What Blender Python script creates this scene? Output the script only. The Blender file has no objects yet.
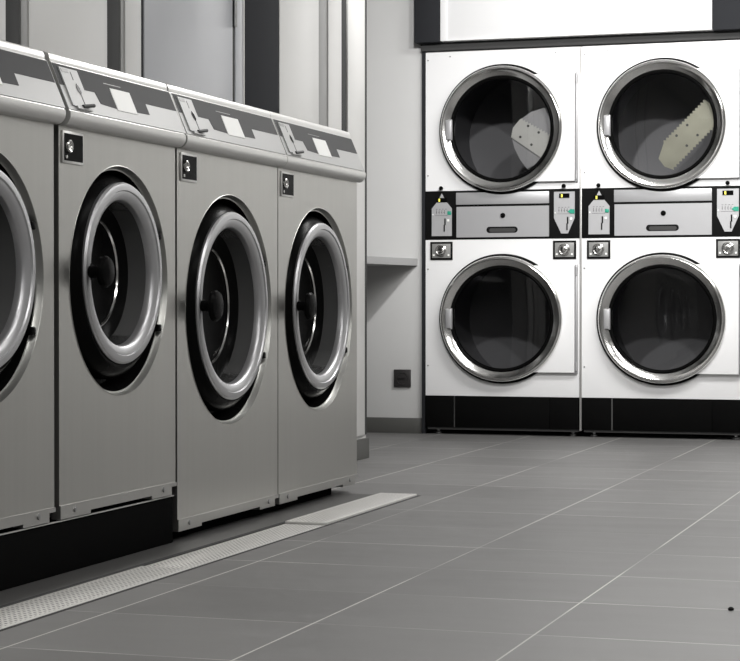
import bpy, bmesh, math, random
from mathutils import Matrix, Vector
random.seed(4)
PI = math.pi
sc = bpy.context.scene
col = sc.collection

# ------------------------------------------------------------ materials
def new_mat(name):
    m = bpy.data.materials.new(name); m.use_nodes = True
    nt = m.node_tree
    return m, nt, nt.nodes['Principled BSDF']

def pbr(name, c, rough=.5, metal=0., noise=0., nscale=20., stretch=None, bump=0., coat=0., spec=.5, rvar=0., aniso=0.):
    m, nt, b = new_mat(name)
    if isinstance(c, (int, float)): c = (c, c, c)
    b.inputs['Base Color'].default_value = (*c, 1)
    b.inputs['Roughness'].default_value = rough
    b.inputs['Metallic'].default_value = metal
    b.inputs['Specular IOR Level'].default_value = spec
    b.inputs['Coat Weight'].default_value = coat
    b.inputs['Anisotropic'].default_value = aniso
    if noise or bump or rvar:
        tc = nt.nodes.new('ShaderNodeTexCoord'); mp = nt.nodes.new('ShaderNodeMapping')
        nz = nt.nodes.new('ShaderNodeTexNoise'); nz.inputs['Scale'].default_value = nscale
        nz.inputs['Detail'].default_value = 4
        if stretch: mp.inputs['Scale'].default_value = stretch
        nt.links.new(tc.outputs['Object'], mp.inputs[0]); nt.links.new(mp.outputs[0], nz.inputs['Vector'])
        if noise:
            r = nt.nodes.new('ShaderNodeMapRange')
            r.inputs['To Min'].default_value = 1 - noise; r.inputs['To Max'].default_value = 1 + noise
            nt.links.new(nz.outputs['Fac'], r.inputs['Value'])
            mx = nt.nodes.new('ShaderNodeVectorMath'); mx.operation = 'SCALE'
            mx.inputs[0].default_value = c
            nt.links.new(r.outputs[0], mx.inputs['Scale']); nt.links.new(mx.outputs[0], b.inputs['Base Color'])
        if rvar:
            r = nt.nodes.new('ShaderNodeMapRange')
            r.inputs['To Min'].default_value = rough - rvar; r.inputs['To Max'].default_value = rough + rvar
            nt.links.new(nz.outputs['Fac'], r.inputs['Value']); nt.links.new(r.outputs[0], b.inputs['Roughness'])
        if bump:
            bp = nt.nodes.new('ShaderNodeBump'); bp.inputs['Strength'].default_value = bump
            bp.inputs['Distance'].default_value = .002
            nt.links.new(nz.outputs['Fac'], bp.inputs['Height']); nt.links.new(bp.outputs[0], b.inputs['Normal'])
    return m

def glass(name, tint, rough=.03, ior=1.5, haze=0., hazec=.2):
    m, nt, b = new_mat(name); nt.nodes.remove(b)
    out = nt.nodes['Material Output']
    tr = nt.nodes.new('ShaderNodeBsdfTransparent'); tr.inputs[0].default_value = (tint, tint, tint, 1)
    gl = nt.nodes.new('ShaderNodeBsdfGlossy'); gl.inputs['Roughness'].default_value = rough
    fr = nt.nodes.new('ShaderNodeFresnel'); fr.inputs['IOR'].default_value = ior
    mx = nt.nodes.new('ShaderNodeMixShader')
    nt.links.new(fr.outputs[0], mx.inputs[0])
    src = tr
    if haze:
        df = nt.nodes.new('ShaderNodeBsdfDiffuse'); df.inputs[0].default_value = (hazec, hazec, hazec, 1)
        m2 = nt.nodes.new('ShaderNodeMixShader'); m2.inputs[0].default_value = haze
        nt.links.new(tr.outputs[0], m2.inputs[1]); nt.links.new(df.outputs[0], m2.inputs[2]); src = m2
    nt.links.new(src.outputs[0], mx.inputs[1]); nt.links.new(gl.outputs[0], mx.inputs[2])
    nt.links.new(mx.outputs[0], out.inputs[0])
    return m

def emis(name, c, s):
    m, nt, b = new_mat(name)
    b.inputs['Base Color'].default_value = (*c, 1)
    b.inputs['Emission Color'].default_value = (*c, 1); b.inputs['Emission Strength'].default_value = s
    return m

def tile_material():
    m, nt, b = new_mat('grey_floor_tiles')
    N = nt.nodes; L = nt.links
    geo = N.new('ShaderNodeNewGeometry'); sp = N.new('ShaderNodeSeparateXYZ'); L.new(geo.outputs['Position'], sp.inputs[0])
    def math_(op, a, bb=None, c=None):
        n = N.new('ShaderNodeMath'); n.operation = op
        for i, v in enumerate((a, bb, c)):
            if v is None: continue
            if isinstance(v, (int, float)): n.inputs[i].default_value = v
            else: L.new(v, n.inputs[i])
        return n.outputs[0]
    ux = math_('DIVIDE', math_('ADD', sp.outputs['X'], .8741 + 10 * .4572), .4572)
    uy = math_('DIVIDE', math_('ADD', sp.outputs['Y'], -3.32 + 20 * .44), .44)
    def dist(u, pitch):
        f = math_('FRACT', u)
        return math_('MULTIPLY', math_('MINIMUM', f, math_('SUBTRACT', 1., f)), pitch)
    dx = dist(ux, .4572); dy = dist(uy, .44)
    # how clean each run of joint is: grout greyed by dirt in places
    nz = N.new('ShaderNodeTexNoise'); nz.inputs['Scale'].default_value = 1.3; nz.inputs['Detail'].default_value = 3
    L.new(geo.outputs['Position'], nz.inputs['Vector'])
    dirt = N.new('ShaderNodeMapRange'); dirt.inputs['From Min'].default_value = .42; dirt.inputs['From Max'].default_value = .62
    dirt.inputs['To Min'].default_value = .12; dirt.inputs['To Max'].default_value = .75
    L.new(nz.outputs['Fac'], dirt.inputs['Value'])
    dx_d = N.new('ShaderNodeMapRange'); dx_d.inputs['From Min'].default_value = .36; dx_d.inputs['From Max'].default_value = .50
    dx_d.inputs['To Min'].default_value = .15; dx_d.inputs['To Max'].default_value = .8
    nx = N.new('ShaderNodeTexNoise'); nx.inputs['Scale'].default_value = .9; L.new(geo.outputs['Position'], nx.inputs['Vector']); L.new(nx.outputs['Fac'], dx_d.inputs['Value'])
    gx = math_('MULTIPLY', math_('LESS_THAN', dx, .0020), dx_d.outputs[0])
    gy = math_('MULTIPLY', math_('LESS_THAN', dy, .0026), dirt.outputs[0])
    g = math_('MAXIMUM', gx, gy)
    # per tile tone
    cx = math_('FLOOR', ux); cy = math_('FLOOR', uy)
    cmb = N.new('ShaderNodeCombineXYZ'); L.new(cx, cmb.inputs[0]); L.new(cy, cmb.inputs[1])
    wn = N.new('ShaderNodeTexWhiteNoise'); L.new(cmb.outputs[0], wn.inputs['Vector'])
    n2 = N.new('ShaderNodeTexNoise'); n2.inputs['Scale'].default_value = 3.; n2.inputs['Detail'].default_value = 6
    mp = N.new('ShaderNodeMapping'); mp.inputs['Scale'].default_value = (1., 3., 1.)
    L.new(geo.outputs['Position'], mp.inputs[0]); L.new(mp.outputs[0], n2.inputs['Vector'])
    t = math_('ADD', math_('MULTIPLY', wn.outputs['Value'], .022), math_('MULTIPLY', n2.outputs['Fac'], .05))
    t = math_('ADD', t, FLOOR_T)
    comb = N.new('ShaderNodeCombineColor')
    L.new(t, comb.inputs[0]); L.new(math_('MULTIPLY', t, .985), comb.inputs[1]); L.new(math_('MULTIPLY', t, .975), comb.inputs[2])
    mix = N.new('ShaderNodeMix'); mix.data_type = 'RGBA'
    L.new(g, mix.inputs['Factor']); L.new(comb.outputs[0], mix.inputs[6]); mix.inputs[7].default_value = (.62, .61, .58, 1)
    L.new(mix.outputs[2], b.inputs['Base Color'])
    rr = N.new('ShaderNodeMapRange'); rr.inputs['To Min'].default_value = .38; rr.inputs['To Max'].default_value = .6
    L.new(n2.outputs['Fac'], rr.inputs['Value']); L.new(rr.outputs[0], b.inputs['Roughness'])
    b.inputs['Specular IOR Level'].default_value = .4
    bp = N.new('ShaderNodeBump'); bp.inputs['Strength'].default_value = .5; bp.inputs['Distance'].default_value = .001
    L.new(math_('SUBTRACT', 1., g), bp.inputs['Height']); L.new(bp.outputs[0], b.inputs['Normal'])
    return m

def grate_material():
    m, nt, b = new_mat('perforated_steel_grate')
    N = nt.nodes; L = nt.links
    geo = N.new('ShaderNodeTexCoord'); sp = N.new('ShaderNodeSeparateXYZ'); L.new(geo.outputs['Object'], sp.inputs[0])
    def math_(op, a, bb=None):
        n = N.new('ShaderNodeMath'); n.operation = op
        for i, v in enumerate((a, bb)):
            if v is None: continue
            if isinstance(v, (int, float)): n.inputs[i].default_value = v
            else: L.new(v, n.inputs[i])
        return n.outputs[0]
    P = .0125
    fx = math_('SUBTRACT', math_('FRACT', math_('DIVIDE', sp.outputs['X'], P)), .5)
    fy = math_('SUBTRACT', math_('FRACT', math_('DIVIDE', sp.outputs['Y'], P * 1.7)), .5)
    d = math_('ADD', math_('POWER', math_('ABSOLUTE', fx), 2.), math_('POWER', math_('ABSOLUTE', fy), 2.))
    hole = math_('LESS_THAN', d, .06)
    edge = math_('GREATER_THAN', math_('ABSOLUTE', sp.outputs['X']), .056)
    hole = math_('MULTIPLY', hole, math_('SUBTRACT', 1., edge))
    nz = N.new('ShaderNodeTexNoise'); nz.inputs['Scale'].default_value = 60; L.new(geo.outputs['Object'], nz.inputs['Vector'])
    mix = N.new('ShaderNodeMix'); mix.data_type = 'RGBA'
    L.new(hole, mix.inputs['Factor']); mix.inputs[6].default_value = (.60, .59, .57, 1); mix.inputs[7].default_value = (.06, .06, .06, 1)
    L.new(mix.outputs[2], b.inputs['Base Color'])
    b.inputs['Metallic'].default_value = .35; b.inputs['Roughness'].default_value = .45
    bp = N.new('ShaderNodeBump'); bp.inputs['Distance'].default_value = .002; bp.inputs['Strength'].default_value = .6
    L.new(math_('ADD', math_('SUBTRACT', 1., hole), math_('MULTIPLY', nz.outputs['Fac'], .3)), bp.inputs['Height']); L.new(bp.outputs[0], b.inputs['Normal'])
    return m

FLOOR_T = .115
M = {}
M['floor'] = tile_material()
M['gutter'] = pbr('smooth_shaded_screed', (.055, .054, .053), .45, noise=.15, nscale=7, spec=.3)  # dark screed tone, part of it shade painted into the colour
M['grate'] = grate_material()
M['wall'] = pbr('painted_wall', (.60, .60, .595), .6, noise=.02, nscale=6, bump=.05)
M['wall_dim'] = pbr('painted_side_wall', (.22, .22, .22), .6, noise=.02)
M['ceiling'] = pbr('ceiling_paint', .75, .8, noise=.02)
M['post'] = pbr('white_post', (.56, .555, .545), .4, noise=.02)
M['paleboard'] = pbr('pale_door', (.58, .576, .565), .35, noise=.02, nscale=3)
M['blueboard'] = pbr('cool_grey_door', (.41, .418, .44), .3, noise=.02, nscale=3)
M['greyboard'] = pbr('mid_grey_board', (.24, .24, .235), .4, noise=.02)
M['darkboard'] = pbr('charcoal_board', (.026, .027, .030), .7, spec=.05, noise=.03)
M['darkgrey'] = pbr('dark_grey_strip', (.055, .055, .055), .7, spec=.1, noise=.03)
M['base'] = pbr('grey_skirting', (.085, .085, .08), .45, noise=.05)
M['steel'] = pbr('brushed_steel', (.455, .45, .43), .34, 1., noise=.06, nscale=5, stretch=(6, 9, .25), rvar=.03)
M['steel_strip'] = pbr('steel_bottom_rail', (.55, .545, .53), .4, .9, noise=.04)
M['steel_rail'] = pbr('steel_rail', (.44, .435, .42), .38, 1., noise=.04)
M['cap'] = pbr('bright_cap_metal', (.66, .655, .64), .33, .75, noise=.02, nscale=4)
M['panel_lit'] = pbr('light_control_panel', (.42, .42, .417), .45, .1, noise=.01)
M['decal'] = pbr('dark_grey_decal', (.048, .048, .050), .6, noise=.03, spec=.2)
M['label'] = pbr('white_label', (.85, .85, .83), .5, noise=.01)
M['chrome'] = pbr('polished_steel', (.78, .775, .76), .16, 1., noise=.02)
M['bezel'] = pbr('bezel_steel', (.42, .42, .40), .36, 1., noise=.03)
M['ring'] = pbr('satin_ring', (.47, .47, .48), .38, .85, noise=.03, nscale=8)
M['black'] = pbr('black_gloss_plastic', (.004, .004, .004), .25, noise=.1, spec=.02)
M['blackm'] = pbr('black_matt', (.007, .007, .007), .6, noise=.1, spec=.05)
M['dark'] = pbr('dark_gap', (.02, .02, .02), .7, noise=.1)
M['white'] = pbr('white_enamel', (.82, .82, .825), .32, noise=.008, nscale=3)
M['greyplate'] = pbr('grey_plate', (.40, .40, .41), .4, .3, noise=.02)
M['ctrl'] = pbr('control_plate', (.42, .42, .43), .4, .2, noise=.03)
M['print'] = pbr('dark_print', (.06, .06, .06), .5, noise=.05)
M['green'] = pbr('green_button', (.02, .30, .20), .4, noise=.05)
M['yellow'] = emis('yellow_digit', (.75, .70, .10), .6)
M['drum'] = pbr('drum_steel', (.14, .14, .148), .5, .4, noise=.05, nscale=6)
M['reflection_plate'] = pbr('grey_reflection', (.62, .62, .59), .5, 0., noise=.2, nscale=9)  # both plate tones stand in for reflections in the dryer windows
M['reflection_plate_y'] = pbr('yellowish_reflection', (.38, .375, .29), .5, .0, noise=.45, nscale=5)
M['glass'] = glass('door_glass', .78, .02, 1.5)
M['bowl'] = glass('smoky_bowl_glass', .25, .25, 1.12, haze=.7, hazec=.11)
M['screw'] = pbr('screw_metal', .35, .3, 1., noise=.05)
M['lamp'] = emis('lamp_diffuser', (1, .99, .97), 2.5)
M['shelf'] = pbr('grey_laminate', (.40, .40, .40), .5, noise=.02)
M['plug'] = pbr('dark_socket', (.035, .033, .033), .4, noise=.05)
M['kick'] = pbr('black_kick_plate', (.006, .006, .006), .45, noise=.1, spec=.0)

# ------------------------------------------------------------ mesh helpers
class MB:
    def __init__(s): s.bm = bmesh.new()
    def box(s, x0, x1, y0, y1, z0, z1, bev=0., seg=2):
        t = bmesh.new()
        bmesh.ops.create_cube(t, size=1)
        for v in t.verts:
            v.co = Vector(((x0+x1)/2 + v.co.x*(x1-x0), (y0+y1)/2 + v.co.y*(y1-y0), (z0+z1)/2 + v.co.z*(z1-z0)))
        if bev: bmesh.ops.bevel(t, geom=list(t.edges), offset=bev, segments=seg, affect='EDGES', profile=.5)
        s.merge(t); return s
    def merge(s, t, mat=None):
        if mat is not None: t.transform(mat)
        me = bpy.data.meshes.new('tmp'); t.to_mesh(me); t.free(); s.bm.from_mesh(me); bpy.data.meshes.remove(me)
    def lathe(s, prof, axis='X', c=(0, 0, 0), n=96, closed=False, cap_end=False, cap_start=False):
        # prof: (radius, height along +axis)
        t = bmesh.new(); rings = []
        for r, h in prof:
            ring = []
            for i in range(n):
                a = 2*PI*i/n
                if axis == 'X': p = (h, r*math.cos(a), r*math.sin(a))
                elif axis == 'Y': p = (r*math.cos(a), -h, r*math.sin(a))      # +h is towards the viewer (-Y)
                else: p = (r*math.cos(a), r*math.sin(a), h)
                ring.append(t.verts.new(Vector(p) + Vector(c)))
            rings.append(ring)
        K = len(rings)
        for k in range(K if closed else K-1):
            A = rings[k]; B = rings[(k+1) % K]
            for i in range(n): t.faces.new((A[i], A[(i+1) % n], B[(i+1) % n], B[i]))
        if cap_end: t.faces.new(rings[-1])
        if cap_start: t.faces.new(rings[0])
        bmesh.ops.recalc_face_normals(t, faces=t.faces)
        s.merge(t); return s
    def prism(s, pts, fn, d0, d1):
        # polygon pts (a,b); fn(a,b,d) -> 3D point; extruded from depth d0 to d1
        t = bmesh.new()
        A = [t.verts.new(fn(a, b, d0)) for a, b in pts]; B = [t.verts.new(fn(a, b, d1)) for a, b in pts]
        t.faces.new(A); t.faces.new(B[::-1])
        n = len(pts)
        for i in range(n): t.faces.new((A[i], B[i], B[(i+1) % n], A[(i+1) % n]))
        bmesh.ops.recalc_face_normals(t, faces=t.faces)
        s.merge(t); return s
    def tube(s, pts, r, n=12):
        t = bmesh.new(); rings = []
        for k, p in enumerate(pts):
            p = Vector(p); d = (Vector(pts[min(k+1, len(pts)-1)]) - Vector(pts[max(k-1, 0)])).normalized()
            u = d.orthogonal().normalized(); w = d.cross(u)
            rings.append([t.verts.new(p + r*(math.cos(2*PI*i/n)*u + math.sin(2*PI*i/n)*w)) for i in range(n)])
        for A, B in zip(rings, rings[1:]):
            for i in range(n): t.faces.new((A[i], A[(i+1) % n], B[(i+1) % n], B[i]))
        t.faces.new(rings[0]); t.faces.new(rings[-1])
        bmesh.ops.recalc_face_normals(t, faces=t.faces); s.merge(t); return s
    def build(s, name, mat, parent=None, smooth=35):
        bm = s.bm
        for f in bm.faces: f.smooth = True
        for e in bm.edges:
            if len(e.link_faces) != 2 or e.calc_face_angle(4) > math.radians(smooth): e.smooth = False
        me = bpy.data.meshes.new(name); bm.to_mesh(me); bm.free()
        me.materials.append(M[mat])
        o = bpy.data.objects.new(name, me); col.objects.link(o)
        if parent: o.parent = parent
        return o

def tag(o, label=None, cat=None, group=None, kind=None):
    if label: o['label'] = label
    if cat: o['category'] = cat
    if group: o['group'] = group
    if kind: o['kind'] = kind
    return o
def empty(name, loc):
    o = bpy.data.objects.new(name, None); o.empty_display_size = .1; o.location = loc; col.objects.link(o); return o
def copy_tree(o, parent=None):
    c = o.copy(); col.objects.link(c)
    if parent: c.parent = parent
    for ch in list(o.children): copy_tree(ch, c)
    return c
def struct(o, label=None, cat=None): return tag(o, label, cat, kind='structure')

# ------------------------------------------------------------ room shell
XW = -2.58      # left bulkhead wall face
YB = 9.58       # back wall face
XR = 2.6; YF = -2.4; H = 2.75
CH0, CH1 = -2.045, -1.885      # drain channel
fl = MB()
fl.box(-4.0, CH0, 6.42, YB+1.1, -.1, 0).box(CH1, XR+.1, YF, YB+1.1, -.1, 0).box(CH0, CH1, 6.42, YB+1.1, -.1, 0).box(CH0, CH1, YF, 6.42, -.1, -.03)
struct(fl.build('floor', 'floor'), 'grey square tiled floor with pale joints', 'floor')
struct(MB().box(-4.0, CH0, YF, 6.42, -.1, 0).build('floor', 'gutter'), 'smooth dark floor strip between the machines and the drain, partly painted shade', 'floor')
struct(MB().box(-4.0, XR+.1, YF-.1, YB+1.1, H, H+.1).build('ceiling', 'ceiling'), 'pale ceiling', 'ceiling')
struct(MB().box(XW-.12, XW, YF, 7.955, 0, H).build('wall_left', 'post'), 'pale partition wall the washing machines stand against', 'wall')
wb = MB()
wb.box(-4.0, -2.803, YB, YB+.1, 0, H)
wb.box(-2.803, -1.10, YB, YB+.1, 1.925, H)
wb.box(-1.10, XR, YB, YB+.1, 0, H)
struct(wb.build('wall_back', 'wall'), 'pale back wall around the dryer recess', 'wall')
struct(MB().box(-2.803, -1.10, YB+1.0, YB+1.1, 0, 1.925).build('wall_recess', 'darkboard'), 'dark rear of the dryer recess', 'wall')
struct(MB().box(-4.1, -4.0, YF, YB+.1, 0, H).build('wall_niche', 'wall_dim'), 'side wall hidden behind the partition', 'wall')
struct(MB().box(XR, XR+.1, YF, YB, 0, H).build('wall_right', 'wall_dim'), 'right wall of the laundry room', 'wall')
struct(MB().box(-4.0, XR, YF-.1, YF, 0, H).build('wall_front', 'wall_dim'), 'wall behind the viewer', 'wall')
b = MB().box(-4.0, -2.806, YB-.012, YB, 0, .078, .002)
struct(b.build('baseboard_back', 'base'), 'dark grey skirting of the back wall', 'baseboard')
b = MB().box(XW, XW+.012, 6.05, 7.967, 0, .086, .002).box(XW-.12, XW, 7.955, 7.967, 0, .086, .002)
struct(b.build('baseboard_left', 'base'), 'dark grey skirting at the foot of the white post', 'baseboard')

# panels, doors and strips on the left partition above the machines
def wp(name, y0, y1, mat, t, z0=0.1, z1=2.55, label=None, cat=None, x0=0.):
    o = MB().box(XW+x0, XW+t*.35, y0, y1, z0, z1, .0015).build(name, mat)
    return struct(o, label, cat)
wp('trim_1', 4.60, 4.775, 'post', .030, label='white post at the far left above the machines', cat='trim')
wp('trim_2', 4.784, 4.868, 'darkgrey', .010, label='dark grey strip at the far left above the machines', cat='trim')
wp('trim_3', 4.872, 4.910, 'greyboard', .016, label='mid grey strip beside the far left dark strip', cat='trim')
wp('door_1', 4.914, 5.413, 'paleboard', .022, label='broad pale panel door above the nearest machines', cat='door')
wp('trim_4', 5.418, 5.511, 'darkgrey', .010, label='dark grey upright strip between pale door and white post', cat='trim')
wp('trim_5', 5.513, 5.535, 'greyboard', .016, label='thin mid grey strip beside the white post', cat='trim')
wp('trim_6', 5.538, 5.655, 'post', .026, label='narrow white post left of the cool grey door', cat='trim')
wp('trim_7', 5.657, 5.680, 'darkboard', .012, label='thin black joint left of the cool grey door', cat='trim')
d2 = wp('door_2', 5.682, 6.425, 'blueboard', .022, label='wide cool grey door above the second machine from the right', cat='door')
hb = MB()
for z in (.7, 1.62, 2.2):
    hb.tube([(XW+.012, 6.438, z), (XW+.012, 6.438, z+.12)], .008)
hb.build('hinge', 'screw', d2)
wp('trim_8', 6.427, 6.447, 'darkgrey', .012, label='thin dark hinge gap beside the cool grey door', cat='trim')
wp('trim_9', 6.449, 6.520, 'blueboard', .024, label='slim pale grey door frame strip', cat='trim')
wp('trim_10', 6.522, 6.534, 'post', .028, label='hairline white edge left of the black door', cat='trim')
wp('door_3', 6.536, 6.889, 'darkboard', .020, label='near black upright door panel', cat='door')
wp('door_4', 6.893, 7.333, 'paleboard', .022, label='pale grey door right of the near black panel', cat='door')
wp('trim_11', 7.336, 7.440, 'greyboard', .016, label='mottled metallic grey strip', cat='trim')
wp('trim_12', 7.443, 7.606, 'post', .028, label='white post left of the thin dark joint', cat='trim')
wp('trim_13', 7.608, 7.685, 'darkgrey', .010, label='thin dark grey joint between two white posts', cat='trim')
wp('trim_14', 7.687, 7.913, 'post', .028, label='white end post of the partition', cat='trim')
wp('trim_15', 7.915, 7.955, 'darkgrey', .014, label='grey edge at the end of the partition', cat='trim')

# header above the dryers
struct(MB().box(-2.823, -2.690, 9.49, YB, 1.963, H-.002, .002).build('trim_16', 'darkboard'), 'charcoal header block left of the white panel', 'trim')
struct(MB().box(-1.338, -1.06, 9.49, YB, 1.963, H-.002, .002).build('trim_17', 'darkboard'), 'charcoal header block right of the white panel', 'trim')
struct(MB().box(-2.805, -1.08, 9.545, YB, 1.926, 1.962).build('trim_18', 'darkgrey'), 'dark strip running along the top of the dryers', 'trim')
struct(MB().box(-2.8035, -2.7865, YB-.02, YB+1.0, 0, 1.925).build('trim_19', 'darkboard'), 'dark upright gap strip left of the dryers', 'trim')
hp = empty('header_panel', (-2.014, 9.50, 1.966))
tag(hp, 'large blank white panel above the two stacked dryers', 'panel')
MB().box(-.674, .674, -.002, .078, 0, .78, .002).build('board', 'white', hp)
fr = MB().box(-.674, -.640, -.008, -.002, 0, .78, .001).box(.640, .674, -.008, -.002, 0, .78, .001).box(-.640, .640, -.008, -.002, 0, .006)
fr.build('frame', 'white', hp)

# niche shelf; its hidden front part is added to shade the wall below
def up(a, b_, d): return Vector((a, b_, d))
sh = MB().prism([(-2.832, YB-.001), (-2.85, 9.50), (-2.93, 8.96), (-2.72, 8.2), (-3.60, 8.2), (-3.60, YB-.001)], up, .849, .884)
tag(sh.build('corner_shelf', 'shelf'), 'grey laminate shelf jutting from the back wall behind the partition end', 'shelf')
# wall socket
so = empty('wall_socket', (-2.910, YB-.001, .233)); tag(so, 'dark square wall socket low on the back wall left of the dryers', 'socket')
MB().box(-.045, .045, -.010, 0, 0, .090, .003).build('cover_plate', 'plug', so)
MB().lathe([(.032, .010), (.033, .013), (.029, .013), (.027, .004), (.0, .004)], 'Y', (0, 0, .045), 32).build('socket_well', 'plug', so)
hpb = MB().prism([(-.024, .045), (-.012, .064), (.014, .064), (.024, .045)], lambda a, b_, d: Vector((a, d, b_)), -.012, -.017)
hpb.build('hinged_flap', 'plug', so)

# ------------------------------------------------------------ washing machines
XF = -1.98
def front_panel(W, z0, z1, dz, R):
    """flat front sheet with round opening and folded edges"""
    mb = MB(); t = bmesh.new()
    hw = W/2
    angs = [2*PI*i/120 for i in range(120)]
    for cy, cz in ((-hw, z0), (hw, z0), (hw, z1), (-hw, z1)): angs.append(math.atan2(cz-dz, cy) % (2*PI))
    angs = sorted(set(angs))
    inn = []; out = []; bk = []
    for a in angs:
        c, s = math.cos(a), math.sin(a)
        k = min([hw/abs(c) if abs(c) > 1e-9 else 1e9, ((z1-dz)/s if s > 1e-9 else 1e9), ((z0-dz)/s if s < -1e-9 else 1e9)])
        inn.append(t.verts.new((0, R*c, dz+R*s))); out.append(t.verts.new((0, k*c, dz+k*s)))
        bk.append(t.verts.new((-.03, k*c, dz+k*s)))
    n = len(angs)
    for i in range(n):
        j = (i+1) % n
        t.faces.new((inn[i], out[i], out[j], inn[j])); t.faces.new((out[i], bk[i], bk[j], out[j]))
    bmesh.ops.recalc_face_normals(t, faces=t.faces)
    mb.merge(t); return mb

# cap profile: (x out of the front plane, z)
P0 = (.027, 1.072); P1 = (-.019, 1.180)      # lower and upper edge of the sloped control panel
def slope(u, v, d, W):
    """point on the sloped panel: u along the row (m from left), v 0..1 up, d proud of it"""
    dx, dz = P1[0]-P0[0], P1[1]-P0[1]; L = math.hypot(dx, dz)
    nx, nz = dz/L, -dx/L
    return Vector((P0[0]+dx*v+nx*d, u-W/2, P0[1]+dz*v+nz*d))

def make_washer(W, gap, z0, dz, R, Rr, Ri, ddz, name='washing_machine'):
    root = empty(name, (XF, 0, 0))
    hw = W/2; w = W-gap; hh = w/2
    dep = .345
    # cabinet shell
    cb = MB(); t = bmesh.new()
    bm = bmesh.ops.create_cube(t, size=1)
    for v in t.verts: v.co = Vector((-.03-dep/2+.02 + v.co.x*(dep-.03), v.co.y*(w-.004), (z0+1.045)/2 + v.co.z*(1.045-z0)))
    fx = [f for f in t.faces if f.normal.x > .9]; bmesh.ops.delete(t, geom=fx, context='FACES')
    cb.merge(t); cb.build('cabinet', 'steel', root)
    front_panel(w, z0+.022, 1.042, dz, R).build('front_panel', 'steel', root)
    # bottom rail with lower tabs at each end
    tab = .15
    pts = [(-hh, z0-.004), (-hh+tab, z0-.004), (-hh+tab, z0+.004), (hh-tab, z0+.004), (hh-tab, z0-.004), (hh-.03, z0-.004), (hh-.03, z0+.016), (hh, z0+.016), (hh, z0+.026), (-hh, z0+.026)]
    rl = MB().prism(pts, lambda a, b_, d: Vector((d, a, b_)), -.02, .0035).build('bottom_rail', 'steel_rail', root)
    for yy in (-hh+.07, hh-.08):
        MB().lathe([(.007, .0035), (.0065, .006), (.003, .0065), (.0, .0065)], 'X', (0, yy, z0+.013), 16).build('screw', 'screw', rl)
    # cap
    prof = [(-.002, 1.040), (.008, 1.038), (.016, 1.040), (.023, 1.045), (.028, 1.053), (.029, 1.061), (.0275, 1.069), (.0265, 1.0705), (.0240, 1.0715), P0]
    prof = [(-.002, 1.040), (.008, 1.038), (.016, 1.040), (.023, 1.045), (.0285, 1.053), (.030, 1.061), (.0290, 1.0695), (.0262, 1.0710)] + \
           [(.0262+(P1[0]-.0262)*k/6, 1.0710+(P1[1]-1.0710)*k/6) for k in range(1, 7)] + \
           [(-.0215, 1.1805), (-.0215, 1.185), (-.0225, 1.192), (-.026, 1.199), (-.036, 1.203), (-.355, 1.203), (-.355, 1.040)]
    capw = hw - .0012 if gap < .01 else hh
    MB().prism(prof, lambda a, b_, d: Vector((a, d, b_)), -capw, capw).build('top_cap', 'cap', root)
    # light control panel overlay, dark graphic band, white label
    sl = lambda u, v, d: slope(u, v, d, W)
    e0 = .006
    MB().prism([(e0, .02), (W-e0, .02), (W-e0, .985), (e0, .985)], sl, -.002, .0012).build('control_panel', 'panel_lit', root)
    def g(l): return [(u*W, v) for u, v in l]
    MB().prism(g([(.012, .97), (.985, .97), (.985, .53), (.70, .53), (.70, .28), (.585, .27), (.585, .66), (.415, .66), (.415, .25), (.29, .28), (.275, .52), (.012, .52)]),
               sl, .0006, .0020).build('graphic_band', 'decal', root)
    MB().prism(g([(.418, .22), (.583, .22), (.583, .70), (.418, .70)]), sl, .0006, .0028).build('white_label', 'label', root)
    MB().prism(g([(.38, .775), (.52, .775), (.52, .79), (.38, .79)]), sl, .0006, .0024).build('printed_line', 'greyboard', root)
    # coin slot unit
    cp = MB().prism([(.028, .10), (.118, .10), (.118, .90), (.028, .90)], sl, .001, .005).build('coin_plate', 'panel_lit', root)
    MB().prism([(.034, .80), (.068, .80), (.068, .875), (.034, .875)], sl, .0050, .0056).build('amount_window', 'greyboard', cp)
    MB().prism([(.078, .52), (.086, .60), (.095, .52), (.097, .42), (.089, .36), (.080, .44)], sl, .0050, .0060).build('coin_slot', 'black', cp)
    MB().prism([(.0885, .12), (.0925, .12), (.0925, .36), (.0885, .36)], sl, .0050, .0056).build('slot_groove', 'print', cp)
    MB().prism([(.0775, .66), (.0800, .66), (.0800, .84), (.0775, .84)], sl, .0050, .0056).build('slot_groove', 'print', cp)
    lv = MB(); a = sl(.072, .10, .007); b2 = sl(.112, .115, .016); lv.tube([a, (a+b2)/2, b2], .0042, 10); lv.build('reject_lever', 'print', cp)
    tr = MB().prism([(.045, .045), (.118, .045), (.118, .10), (.045, .10)], sl, .001, .007).build('coin_tray', 'panel_lit', cp)
    # lock plate
    y0, y1, a0, a1 = -hw+.022, -hw+.125, .958, 1.030
    lk = MB().box(0, .004, y0, y1, a0, a1, .0015).build('lock_frame', 'cap', root)
    MB().box(.0035, .0050, y0+.006, y1-.006, a0+.006, a1-.006).build('lock_plate', 'black', lk)
    MB().lathe([(.015, .005), (.0145, .010), (.012, .0115), (.0085, .010), (.007, .0065), (.0, .0065)], 'X', (0, y0+.026, (a0+a1)/2+.002), 32).build('key_lock', 'chrome', lk)
    MB().lathe([(.004, .005), (.0035, .007), (.0, .0075)], 'X', (0, y0+.014, a0+.014), 12).build('screw', 'chrome', lk)
    # opening bezel, recess
    MB().lathe([(R+.0015, .0003), (R, .0012), (R-.001, -.001), (R-.003, -.009), (R-.006, -.014), (R-.009, -.0145)], 'X', (0, 0, dz), 128).build('opening_bezel', 'bezel', root)
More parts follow.
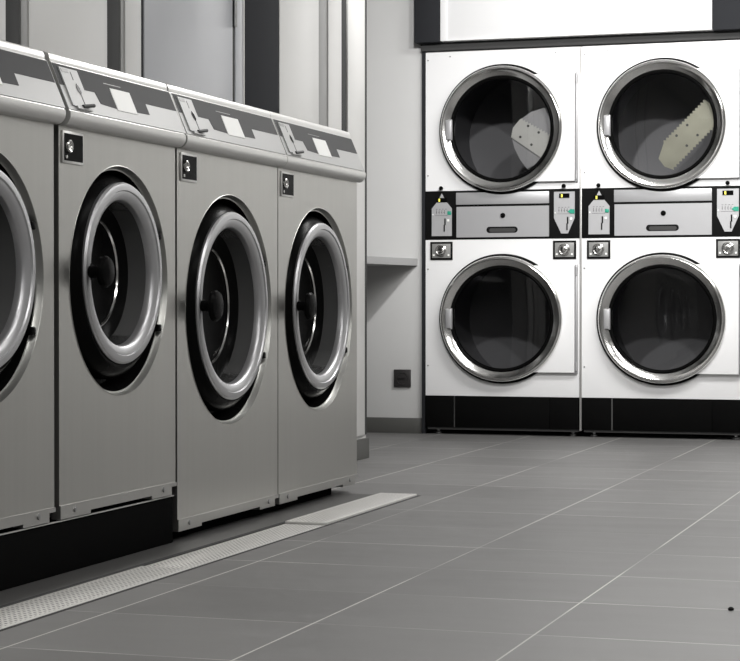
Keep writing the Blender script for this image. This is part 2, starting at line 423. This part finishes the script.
    MB().lathe([(R-.0085, -.0148), (R-.020, -.075), (R-.05, -.085), (.02, -.16), (.0, -.16)], 'X', (0, 0, dz), 96).build('recess', 'black', root)
    # door
    cz = dz+ddz
    dr = MB().lathe([(R-.030, -.074), (R-.028, -.030), (R-.033, -.016), (Rr+.010, -.003), (Rr+.001, .004), (Rr-.010, .004)], 'X', (0, 0, cz-ddz*.5), 128).build('door', 'black', root)
    th = Rr-Ri
    MB().lathe([(Rr, .008), (Rr+.001, .020), (Rr-.003, .0255), (Rr-.008, .027), (Rr-th*.42, .0275), (Rr-th*.47, .024), (Rr-th*.52, .0245),
                (Rr-th*.86, .020), (Ri+.002, .017), (Ri, .012), (Ri-.001, -.002)], 'X', (-.0125, 0, cz), 128).build('door_ring', 'ring', dr)
    rb = Ri*.75
    MB().lathe([(Ri-.001, .0), (Ri-.0025, -.022), (Ri-.005, -.046)], 'X', (-.0125, 0, cz), 96).build('window_bowl', 'bowl', dr)
    MB().lathe([(Ri-.0055, -.045), (Ri-.016, -.052), (rb+.004, -.060)], 'X', (-.0125, 0, cz), 96).build('inner_gasket', 'black', dr)
    MB().lathe([(rb+.004, -.058), (rb+.003, -.054), (rb, -.054), (rb-.002, -.058), (rb, -.061)], 'X', (-.0125, 0, cz), 96, closed=True).build('inner_rim', 'chrome', dr)
    MB().lathe([(rb, -.060), (rb*.6, -.066), (rb*.25, -.068), (.0, -.068)], 'X', (-.0125, 0, cz), 64).build('window_glass', 'black', dr)
    # behind the bowl: drum mouth
    MB().lathe([(Ri+.004, -.004), (Ri-.002, -.050), (rb+.012, -.072), (rb+.012, -.090), (.0, -.092)], 'X', (-.0125, 0, cz), 64).build('drum_mouth', 'dark', dr)
    # mushroom handle on the left of the ring
    hy = -(Rr*.5+Ri*.5)+.004
    hr = .036 if R < .29 else .040
    MB().lathe([(.015, .018), (.0135, .050), (hr*.8, .053), (hr, .057), (hr, .064), (hr*.88, .070), (hr*.5, .0735), (.0, .0745)], 'X', (-.0125, hy, cz), 48).build('handle', 'black', dr)
    MB().lathe([(.019, .018), (.019, .027), (.012, .028)], 'X', (-.0125, hy, cz), 32).build('handle_base', 'black', dr)
    # hinge knuckles on the right
    for s in (1, -1):
        MB().box(-.014, .001, R*.80, R*.80+.020, dz+s*R*.42-.009, dz+s*R*.42+.009, .003).build('hinge', 'black', dr)
    return root

K = 1.085          # the machines' numbers above were taken at a smaller scale; bring them to full size
def enlarge(root):
    mt = Matrix.Translation((0, 0, .6406*(1-K))) @ Matrix.Scale(K, 4)
    for ch in root.children_recursive: ch.data.transform(mt)
    root.location.x = XF*K
small = make_washer(.656, .018, .176, .7016, .269, .212, .170, .018)
large = make_washer(.724, .006, .079, .633, .307, .2505, .209, .010)
enlarge(small); enlarge(large)
small.location.y = 4.238*K
m1 = copy_tree(small); m1.location.y = (4.238-.662)*K
large.location.y = 4.928*K
m4 = copy_tree(large); m4.location.y = 5.652*K
grp = 'stainless steel washing machines along the left partition'
tag(m1, 'stainless front-loading washing machine cut off by the left picture edge, on the black plinth', 'washing machine', grp)
tag(small, 'smaller stainless front-loading washing machine on the black plinth, second from the left', 'washing machine', grp)
tag(large, 'larger stainless washing machine directly right of the black plinth, between two other washers', 'washing machine', grp)
tag(m4, 'larger stainless washing machine at the far right end of the row, beside the white post', 'washing machine', grp)

# plinths
pl = empty('plinth', (-2.150, 3.5, 0)); tag(pl, 'high black plinth carrying the two left washing machines', 'plinth')
MB().box(-.38, 0, -1.4, 1.434, 0, .1265, .004).build('plinth_body', 'kick', pl)
MB().box(-.006, .003, -1.4, 1.434, .1265, .1295, .001).build('edge_strip', 'steel_strip', pl)
pl2 = MB().box(-2.52, -2.185, 4.97, 6.36, 0, .0262, .003).build('low_plinth', 'kick')
tag(pl2, 'low black plinth in the shadow under the two right washing machines', 'plinth')

# ------------------------------------------------------------ stacked dryers (local x right, -y to the viewer)
def yp(a, b_, d): return Vector((a, -d, b_))
def make_dryer(reflection_plate):
    root = empty('stacked_dryer', (0, 9.559, 0))
    W = .795; hw = W/2
    Rg = .333
    # front sheets with holes (upper and lower)
    def sheet(z0, z1, zc, R, name):
        mb = front_panel(W, z0, z1, zc, R)
        mb.bm.transform(Matrix.Rotation(-PI/2, 4, 'Z'))
        return mb.build(name, 'white', root)
    # body shell
    t = bmesh.new(); bmesh.ops.create_cube(t, size=1)
    for v in t.verts: v.co = Vector((v.co.x*(W-.004), .46+v.co.y*.86, .975+v.co.z*1.89))
    bmesh.ops.delete(t, geom=[f for f in t.faces if f.normal.y < -.9], context='FACES')
    mb = MB(); mb.merge(t); mb.build('cabinet', 'white', root)
    sheet(1.2225, 1.919, 1.524, .285, 'upper_front')
    sheet(.1945, .9765, .581, .285, 'lower_front')
    # mid band
    bd = MB().box(-hw, hw, -.002, .03, .979, 1.2195, .001).build('control_band', 'blackm', root)
    MB().box(-.238, .238, -.006, -.002, 1.152, 1.212, .0015).build('upper_strip', 'greyplate', bd)
    dw = MB()
    dw.prism([(-.235, .988), (.238, .988), (.238, 1.141), (-.235, 1.141)], yp, .002, .007)
    dw = dw.build('lint_drawer', 'greyplate', root)
    # slot
    def stadium(cx, cz, L, r, n=10):
        p = []
        for i in range(n+1): a = -PI/2+PI*i/n; p.append((cx+L/2-r+r*math.cos(a), cz+r*math.sin(a)))
        for i in range(n+1): a = PI/2+PI*i/n; p.append((cx-L/2+r+r*math.cos(a), cz+r*math.sin(a)))
        return p
    MB().prism(stadium(.000, 1.024, .160, .0155), yp, .0065, .0078).build('pull_slot', 'blackm', dw)
    MB().prism(stadium(.002, 1.022, .135, .010), yp, .0078, .0082).build('slot_back', 'darkgrey', dw)
    MB().lathe([(.013, .007), (.012, .012), (.008, .013), (.0, .013)], 'Y', (.004, 0, 1.095), 24).build('drawer_lock', 'black', dw)
    # control plates
    def ctrl(cx, kind):
        w = .052
        if kind == 'L': pts = [(cx-w, .996), (cx+w, .996), (cx+w, 1.134), (cx+w*.52, 1.164), (cx+w*.2, 1.190), (cx, 1.210), (cx-w*.2, 1.190), (cx-w*.52, 1.164), (cx-w, 1.134)]
        else: pts = [(cx-w*.3, 1.002), (cx+w*.35, 1.002), (cx+w, 1.078), (cx+w, 1.208), (cx-w, 1.208), (cx-w, 1.078)]
        p = MB().prism(pts, yp, .002, .006).build('control_plate', 'ctrl', root)
        lz = 1.176 if kind == 'L' else 1.188
        MB().box(cx-.026, cx+.026, -.008, -.006, lz-.011, lz+.011).build('display', 'black', p)
        MB().box(cx-.016, cx-.008, -.0088, -.008, lz-.008, lz+.008).build('display_digit', 'yellow', p)
        gz = 1.110
        if kind == 'L': MB().box(cx+.030, cx+.050, -.009, -.006, gz-.008, gz+.010, .002).build('start_button', 'green', p)
        else: MB().prism([(cx+.018, gz), (cx+.032, gz+.012), (cx+.051, gz+.010), (cx+.051, gz-.010), (cx+.032, gz-.010)], yp, .006, .009).build('start_button', 'green', p)
        MB().lathe([(.004, .006), (.003, .009), (0, .009)], 'Y', (cx-.046, 0, gz-.006), 12).build('indicator', 'label', p)
        pr = MB()
        for i in range(4):
            pr.box(cx-.030+i*.016, cx-.022+i*.016, -.0066, -.006, gz+.020, gz+.022)
            pr.box(cx-.030+i*.013, cx-.024+i*.013, -.0066, -.006, gz+.004, gz+.006)
            pr.box(cx-.028+i*.014, cx-.026+i*.014, -.0066, -.006, gz-.004, gz+.016)
        pr.box(cx-.035, cx+.03, -.0066, -.006, gz-.012, gz-.0105)
        pr.build('printed_marks', 'print', p)
        sx = cx+.018
        MB().box(sx-.004, sx+.003, -.0085, -.006, 1.050, 1.084, .001).box(sx-.007, sx-.001, -.010, -.006, 1.018, 1.052, .001).build('coin_slot', 'black', p)
        MB().box(sx+.010, sx+.022, -.0085, -.006, 1.068, 1.080, .001).build('coin_button', 'label', p)
        MB().lathe([(.006, .0), (.006, .012), (.010, .016), (.0105, .022), (.007, .027), (0, .028)], 'Y', (cx, 0, 1.235), 20).build('key_knob', 'black', root)
    ctrl(-.312, 'L'); ctrl(.315, 'R')
    # coin box locks below the band
    for cx in (-.314, .316):
        p = MB().box(cx-.058, cx+.058, -.005, 0, .876, .967, .001).build('coin_box', 'blackm', root)
        MB().box(cx-.048, cx+.048, -.008, -.005, .886, .957, .001).build('coin_box_face', 'greyboard', p)
        MB().lathe([(.030, .008), (.029, .016), (.024, .019), (.020, .017), (.016, .024), (.010, .026), (0, .026)], 'Y', (cx, 0, .923), 32).build('lock', 'chrome', p)
        for s in (-1, 1): MB().lathe([(.0055, .008), (.005, .011), (0, .011)], 'Y', (cx+s*.038, 0, .900), 12).build('bolt', 'label', p)
    # doors
    for zc, nm, up_ in ((1.524, 'upper_door', True), (.581, 'lower_door', False)):
        dplate = MB().prism([(.05, zc-.264), (.374, zc-.264), (.374, zc+.264), (.05, zc+.264)] +
                            [(.05+.0*k, zc) for k in ()], yp, .012, .024)
        # plate is cut round behind the ring: build as ring sector
        dplate.bm.free(); dplate = MB()
        pts = [(.370, zc-.264), (.370, zc+.264)]
        n = 40
        a0 = math.asin(.264/.300)
        arc = [(.262*math.cos(a0-2*a0*i/n)+0, zc+.264*math.sin(a0-2*a0*i/n)/math.sin(a0)) for i in range(n+1)]
        dplate.prism(pts + arc, yp, .010, .024)
        dp = dplate.build(nm, 'white', root)
        MB().lathe([(.300, .0), (.323, .002), (.3235, .010), (.300, .012)], 'Y', (0, 0, zc), 128).build('gasket', 'blackm', dp)
        MB().lathe([(.306, .014), (.3115, .022), (.3115, .034), (.307, .042), (.298, .047), (.288, .045), (.272, .034), (.262, .026), (.259, .022)], 'Y', (0, 0, zc), 160).build('door_ring', 'chrome', dp)
        MB().lathe([(.262, .028), (.258, .030), (.250, .026), (.247, .018), (.247, .004), (.260, .002)], 'Y', (0, 0, zc), 128).build('window_seal', 'black', dp)
        MB().lathe([(.250, .016), (.20, .018), (.12, .0195), (.05, .020), (.0, .020)], 'Y', (0, 0, zc), 96).build('window_glass', 'glass', dp)
        MB().box(-.280, -.252, -.052, -.032, zc-.048, zc+.048, .003).box(-.256, -.250, -.048, -.015, zc-.052, zc+.052, .002).build('handle', 'greyplate', dp)
        hg = MB().box(.372, .384, -.020, 0, zc-.268, zc+.268, .003)
        for s in (-1, 1): hg.tube([(.378, -.021, zc+s*.235-.02), (.378, -.021, zc+s*.235+.02)], .006)
        hg.build('hinge_strip', 'greyplate', dp)
        # drum behind the glass
        MB().lathe([(.286, -.001), (.270, -.04), (.262, -.05), (.335, -.07), (.345, -.45), (.330, -.60), (.10, -.62), (.0, -.62)], 'Y', (0, 0, zc), 96).build('drum', 'drum', root)
    # panel screws
    for x, z in [(-.385, .83), (-.385, .345), (-.385, 1.30), (-.385, 1.88), (-.27, 1.895), (.27, 1.895)]:
        MB().lathe([(.004, 0), (.0035, .003), (0, .003)], 'Y', (x, 0, z), 10).build('panel_screw', 'screw', root)
    # kick plate, seams and feet
    kp = MB().box(-hw, -.250, -.001, .03, .036, .1925, .001).box(-.244, .240, -.001, .03, .036, .1925, .001).box(.2415, hw-.012, -.001, .03, .036, .1925, .001).build('kick_plate', 'kick', root)
    MB().box(-.250, -.244, .0, .02, .036, .1925).build('kick_seam', 'screw', kp)
    MB().box(-hw+.01, hw-.012, .004, .03, .024, .036).build('bottom_rail', 'darkgrey', root)
    MB().box(hw-.006, hw+.004, -.004, .02, .030, 1.915, .001).build('side_trim', 'cap', root)
    for x in (-.35, .345):
        for y in (.07, .80):
            MB().lathe([(.0, .0), (.022, .0), (.022, .008), (.010, .012), (.010, .032)], 'Z', (x, y, 0), 16).build('foot', 'screw', root)
    return root

d1 = make_dryer(1); d1.location.x = -2.3855
d2_ = copy_tree(d1); d2_.location.x = -1.5855
tag(d1, 'white stacked pair of tumble dryers nearest the back wall corner, left of its twin', 'stacked dryer', 'white stacked tumble dryers in the back wall')
tag(d2_, 'white stacked tumble dryers at the right picture edge, yellowish reflection built as a plate behind the upper glass', 'stacked dryer', 'white stacked tumble dryers in the back wall')

# dotted plates inside the upper drums, built in place of window reflections
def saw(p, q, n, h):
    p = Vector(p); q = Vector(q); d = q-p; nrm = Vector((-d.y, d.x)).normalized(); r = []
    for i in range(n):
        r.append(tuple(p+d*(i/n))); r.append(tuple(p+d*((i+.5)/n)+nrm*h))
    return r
def reflection_plate(root, name, pts, mat, holes, depth=.055, zc=1.524):
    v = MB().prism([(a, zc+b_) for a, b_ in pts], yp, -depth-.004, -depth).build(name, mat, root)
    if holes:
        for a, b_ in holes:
            MB().lathe([(.0065, -depth), (.0065, -depth+.002), (0, -depth+.002)], 'Y', (a, 0, zc+b_), 12).build('reflected_dot', 'print', v)
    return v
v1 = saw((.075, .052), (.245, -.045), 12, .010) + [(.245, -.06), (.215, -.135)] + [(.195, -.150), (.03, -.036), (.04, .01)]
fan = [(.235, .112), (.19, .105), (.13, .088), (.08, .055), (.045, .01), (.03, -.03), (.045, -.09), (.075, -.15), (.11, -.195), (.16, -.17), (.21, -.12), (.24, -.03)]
f1 = reflection_plate(d1, 'reflection_shape', fan, 'greyplate', None, .066)
reflection_plate(d1, 'reflection_shape', v1, 'reflection_plate', [(.118, .018), (.172, -.016), (.078, -.036), (.135, -.076)])
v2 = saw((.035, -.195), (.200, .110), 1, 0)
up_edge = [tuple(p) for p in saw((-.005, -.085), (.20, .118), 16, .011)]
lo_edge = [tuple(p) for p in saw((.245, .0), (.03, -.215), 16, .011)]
reflection_plate(d2_, 'reflection_shape', up_edge + [(.20, .118), (.235, .085), (.25, .04)] + lo_edge + [(.0, -.20), (-.03, -.16)], 'reflection_plate_y', [(.110, .000), (.058, -.050), (.160, -.050), (.108, -.100)])

# ------------------------------------------------------------ floor drain
gr = 'perforated drain covers in the floor channel'
segs = [(5.475, 6.41, .007), (4.46, 5.47, -.001), (3.45, 4.455, .0015), (2.44, 3.445, -.001)]
labs = ['perforated steel drain cover at the far end of the channel, lying slightly proud',
        'perforated steel drain cover, second from the far end, in front of the larger washers',
        'perforated steel drain cover in front of the black plinth, third from the far end',
        'perforated steel drain cover running out of the bottom left picture corner']
for (y0, y1, dz), lb in zip(segs, labs):
    g_ = MB().box(-.0655, .0655, -(y1-y0)/2, (y1-y0)/2, -.012, 0, .002).build('drain_cover', 'grate')
    g_.location = (-1.962, (y0+y1)/2, dz)
    tag(g_, lb, 'drain cover', gr)
tag(MB().box(CH0, CH0+.014, YF, 6.42, -.03, .0005).box(CH1-.010, CH1, YF, 6.42, -.03, .0005).build('drain_frame', 'darkgrey'), 'thin dark frame edging the long floor drain channel', 'drain frame')
struct(bpy.data.objects['drain_frame'])

cr = MB().lathe([(0, 0), (.006, .001), (.007, .004), (.004, .007), (0, .008)], 'Z', (0, 0, 0), 9).build('crumb', 'blackm')
cr.location = (-.549, 4.189, 0); tag(cr, 'tiny black crumb on the tiles at the lower right', 'crumb')

# ------------------------------------------------------------ lamps
def lamp(x, y, sx, sy, power, lab):
    r = empty('ceiling_light', (x, y, H-.03)); tag(r, lab, 'ceiling light', 'ceiling light panels')
    MB().box(-sx/2-.02, sx/2+.02, -sy/2-.02, -sy/2, 0, .03).box(-sx/2-.02, sx/2+.02, sy/2, sy/2+.02, 0, .03).box(-sx/2-.02, -sx/2, -sy/2, sy/2, 0, .03).box(sx/2, sx/2+.02, -sy/2, sy/2, 0, .03).build('frame', 'post', r)
    MB().box(-sx/2, sx/2, -sy/2, sy/2, .012, .028).build('diffuser', 'lamp', r)
    ld = bpy.data.lights.new('panel_light', 'AREA'); ld.shape = 'RECTANGLE'; ld.size = sx; ld.size_y = sy; ld.energy = power; ld.color = (1, .99, .97)
    lo = bpy.data.objects.new('panel_light', ld); col.objects.link(lo); lo.parent = r; lo.location = (0, 0, .006)
for i, (x, y, sx, sy, p) in enumerate([(-1.0, 8.0, 1.2, .6, 50), (.5, 8.0, 1.2, .6, 45), (-.5, 4.7, .6, 1.2, 12), (-.7, 2.3, .6, 1.2, 22), (1.2, 4.9, .6, 1.2, 24), (1.2, 2.6, .6, 1.2, 26), (0, -.6, .6, 1.2, 40)]):
    lamp(x, y, sx, sy, p, 'ceiling light panel above the laundry aisle')

def spot(x, y, tx, ty, tz, power, lab):  # out-of-view spotlight with housing, added to lift the dryer fronts
    p = Vector((x, y, H-.16)); d = (Vector((tx, ty, tz))-p).normalized()
    r = empty('added_spotlight', (x, y, H)); tag(r, lab, 'spotlight', 'unseen spotlights added to brighten the dryers')
    MB().lathe([(.0, 0), (.05, 0), (.05, -.02), (.008, -.025), (.008, -.10)], 'Z', (0, 0, 0), 24).build('mount', 'post', r)
    q = d.to_track_quat('-Z', 'Y')
    hd = MB().lathe([(.0, .06), (.045, .06), (.055, -.07), (.050, -.07), (.045, -.02), (0, -.02)], 'Z', (0, 0, 0), 32).build('lamp_head', 'post', r)
    hd.location = (0, 0, -.16); hd.rotation_euler = q.to_euler()
    ld = bpy.data.lights.new('spot', 'SPOT'); ld.energy = power; ld.spot_size = math.radians(60); ld.spot_blend = .6; ld.shadow_soft_size = .05; ld.color = (1, .99, .975)
    lo = bpy.data.objects.new('spot', ld); col.objects.link(lo); lo.parent = r; lo.location = Vector((0, 0, -.16)) + d*.08; lo.rotation_euler = q.to_euler()
spot(-1.75, 6.3, -2.2, 9.56, 1.9, 205, 'unseen spotlight added to brighten the left stacked dryers')
spot(-.9, 6.3, -1.4, 9.56, 1.9, 180, 'unseen spotlight added to brighten the right stacked dryers')

w = bpy.data.worlds.new('World'); sc.world = w; w.use_nodes = True
w.node_tree.nodes['Background'].inputs[0].default_value = (.5, .5, .5, 1); w.node_tree.nodes['Background'].inputs[1].default_value = .3

# ------------------------------------------------------------ camera
cd = bpy.data.cameras.new('Camera'); cam = bpy.data.objects.new('Camera', cd); col.objects.link(cam)
cd.sensor_width = 36; cd.sensor_fit = 'HORIZONTAL'; cd.lens = 36*1973.56/740
cam.location = (0, 0, .6406); cam.rotation_euler = (PI/2-.0120, 0, .3115)
cd.clip_start = .05
sc.camera = cam
sc.view_settings.view_transform = 'Standard'; sc.view_settings.look = 'None'
sc.view_settings.gamma = 1; sc.view_settings.use_curve_mapping = False
sc.view_settings.exposure = 0.06
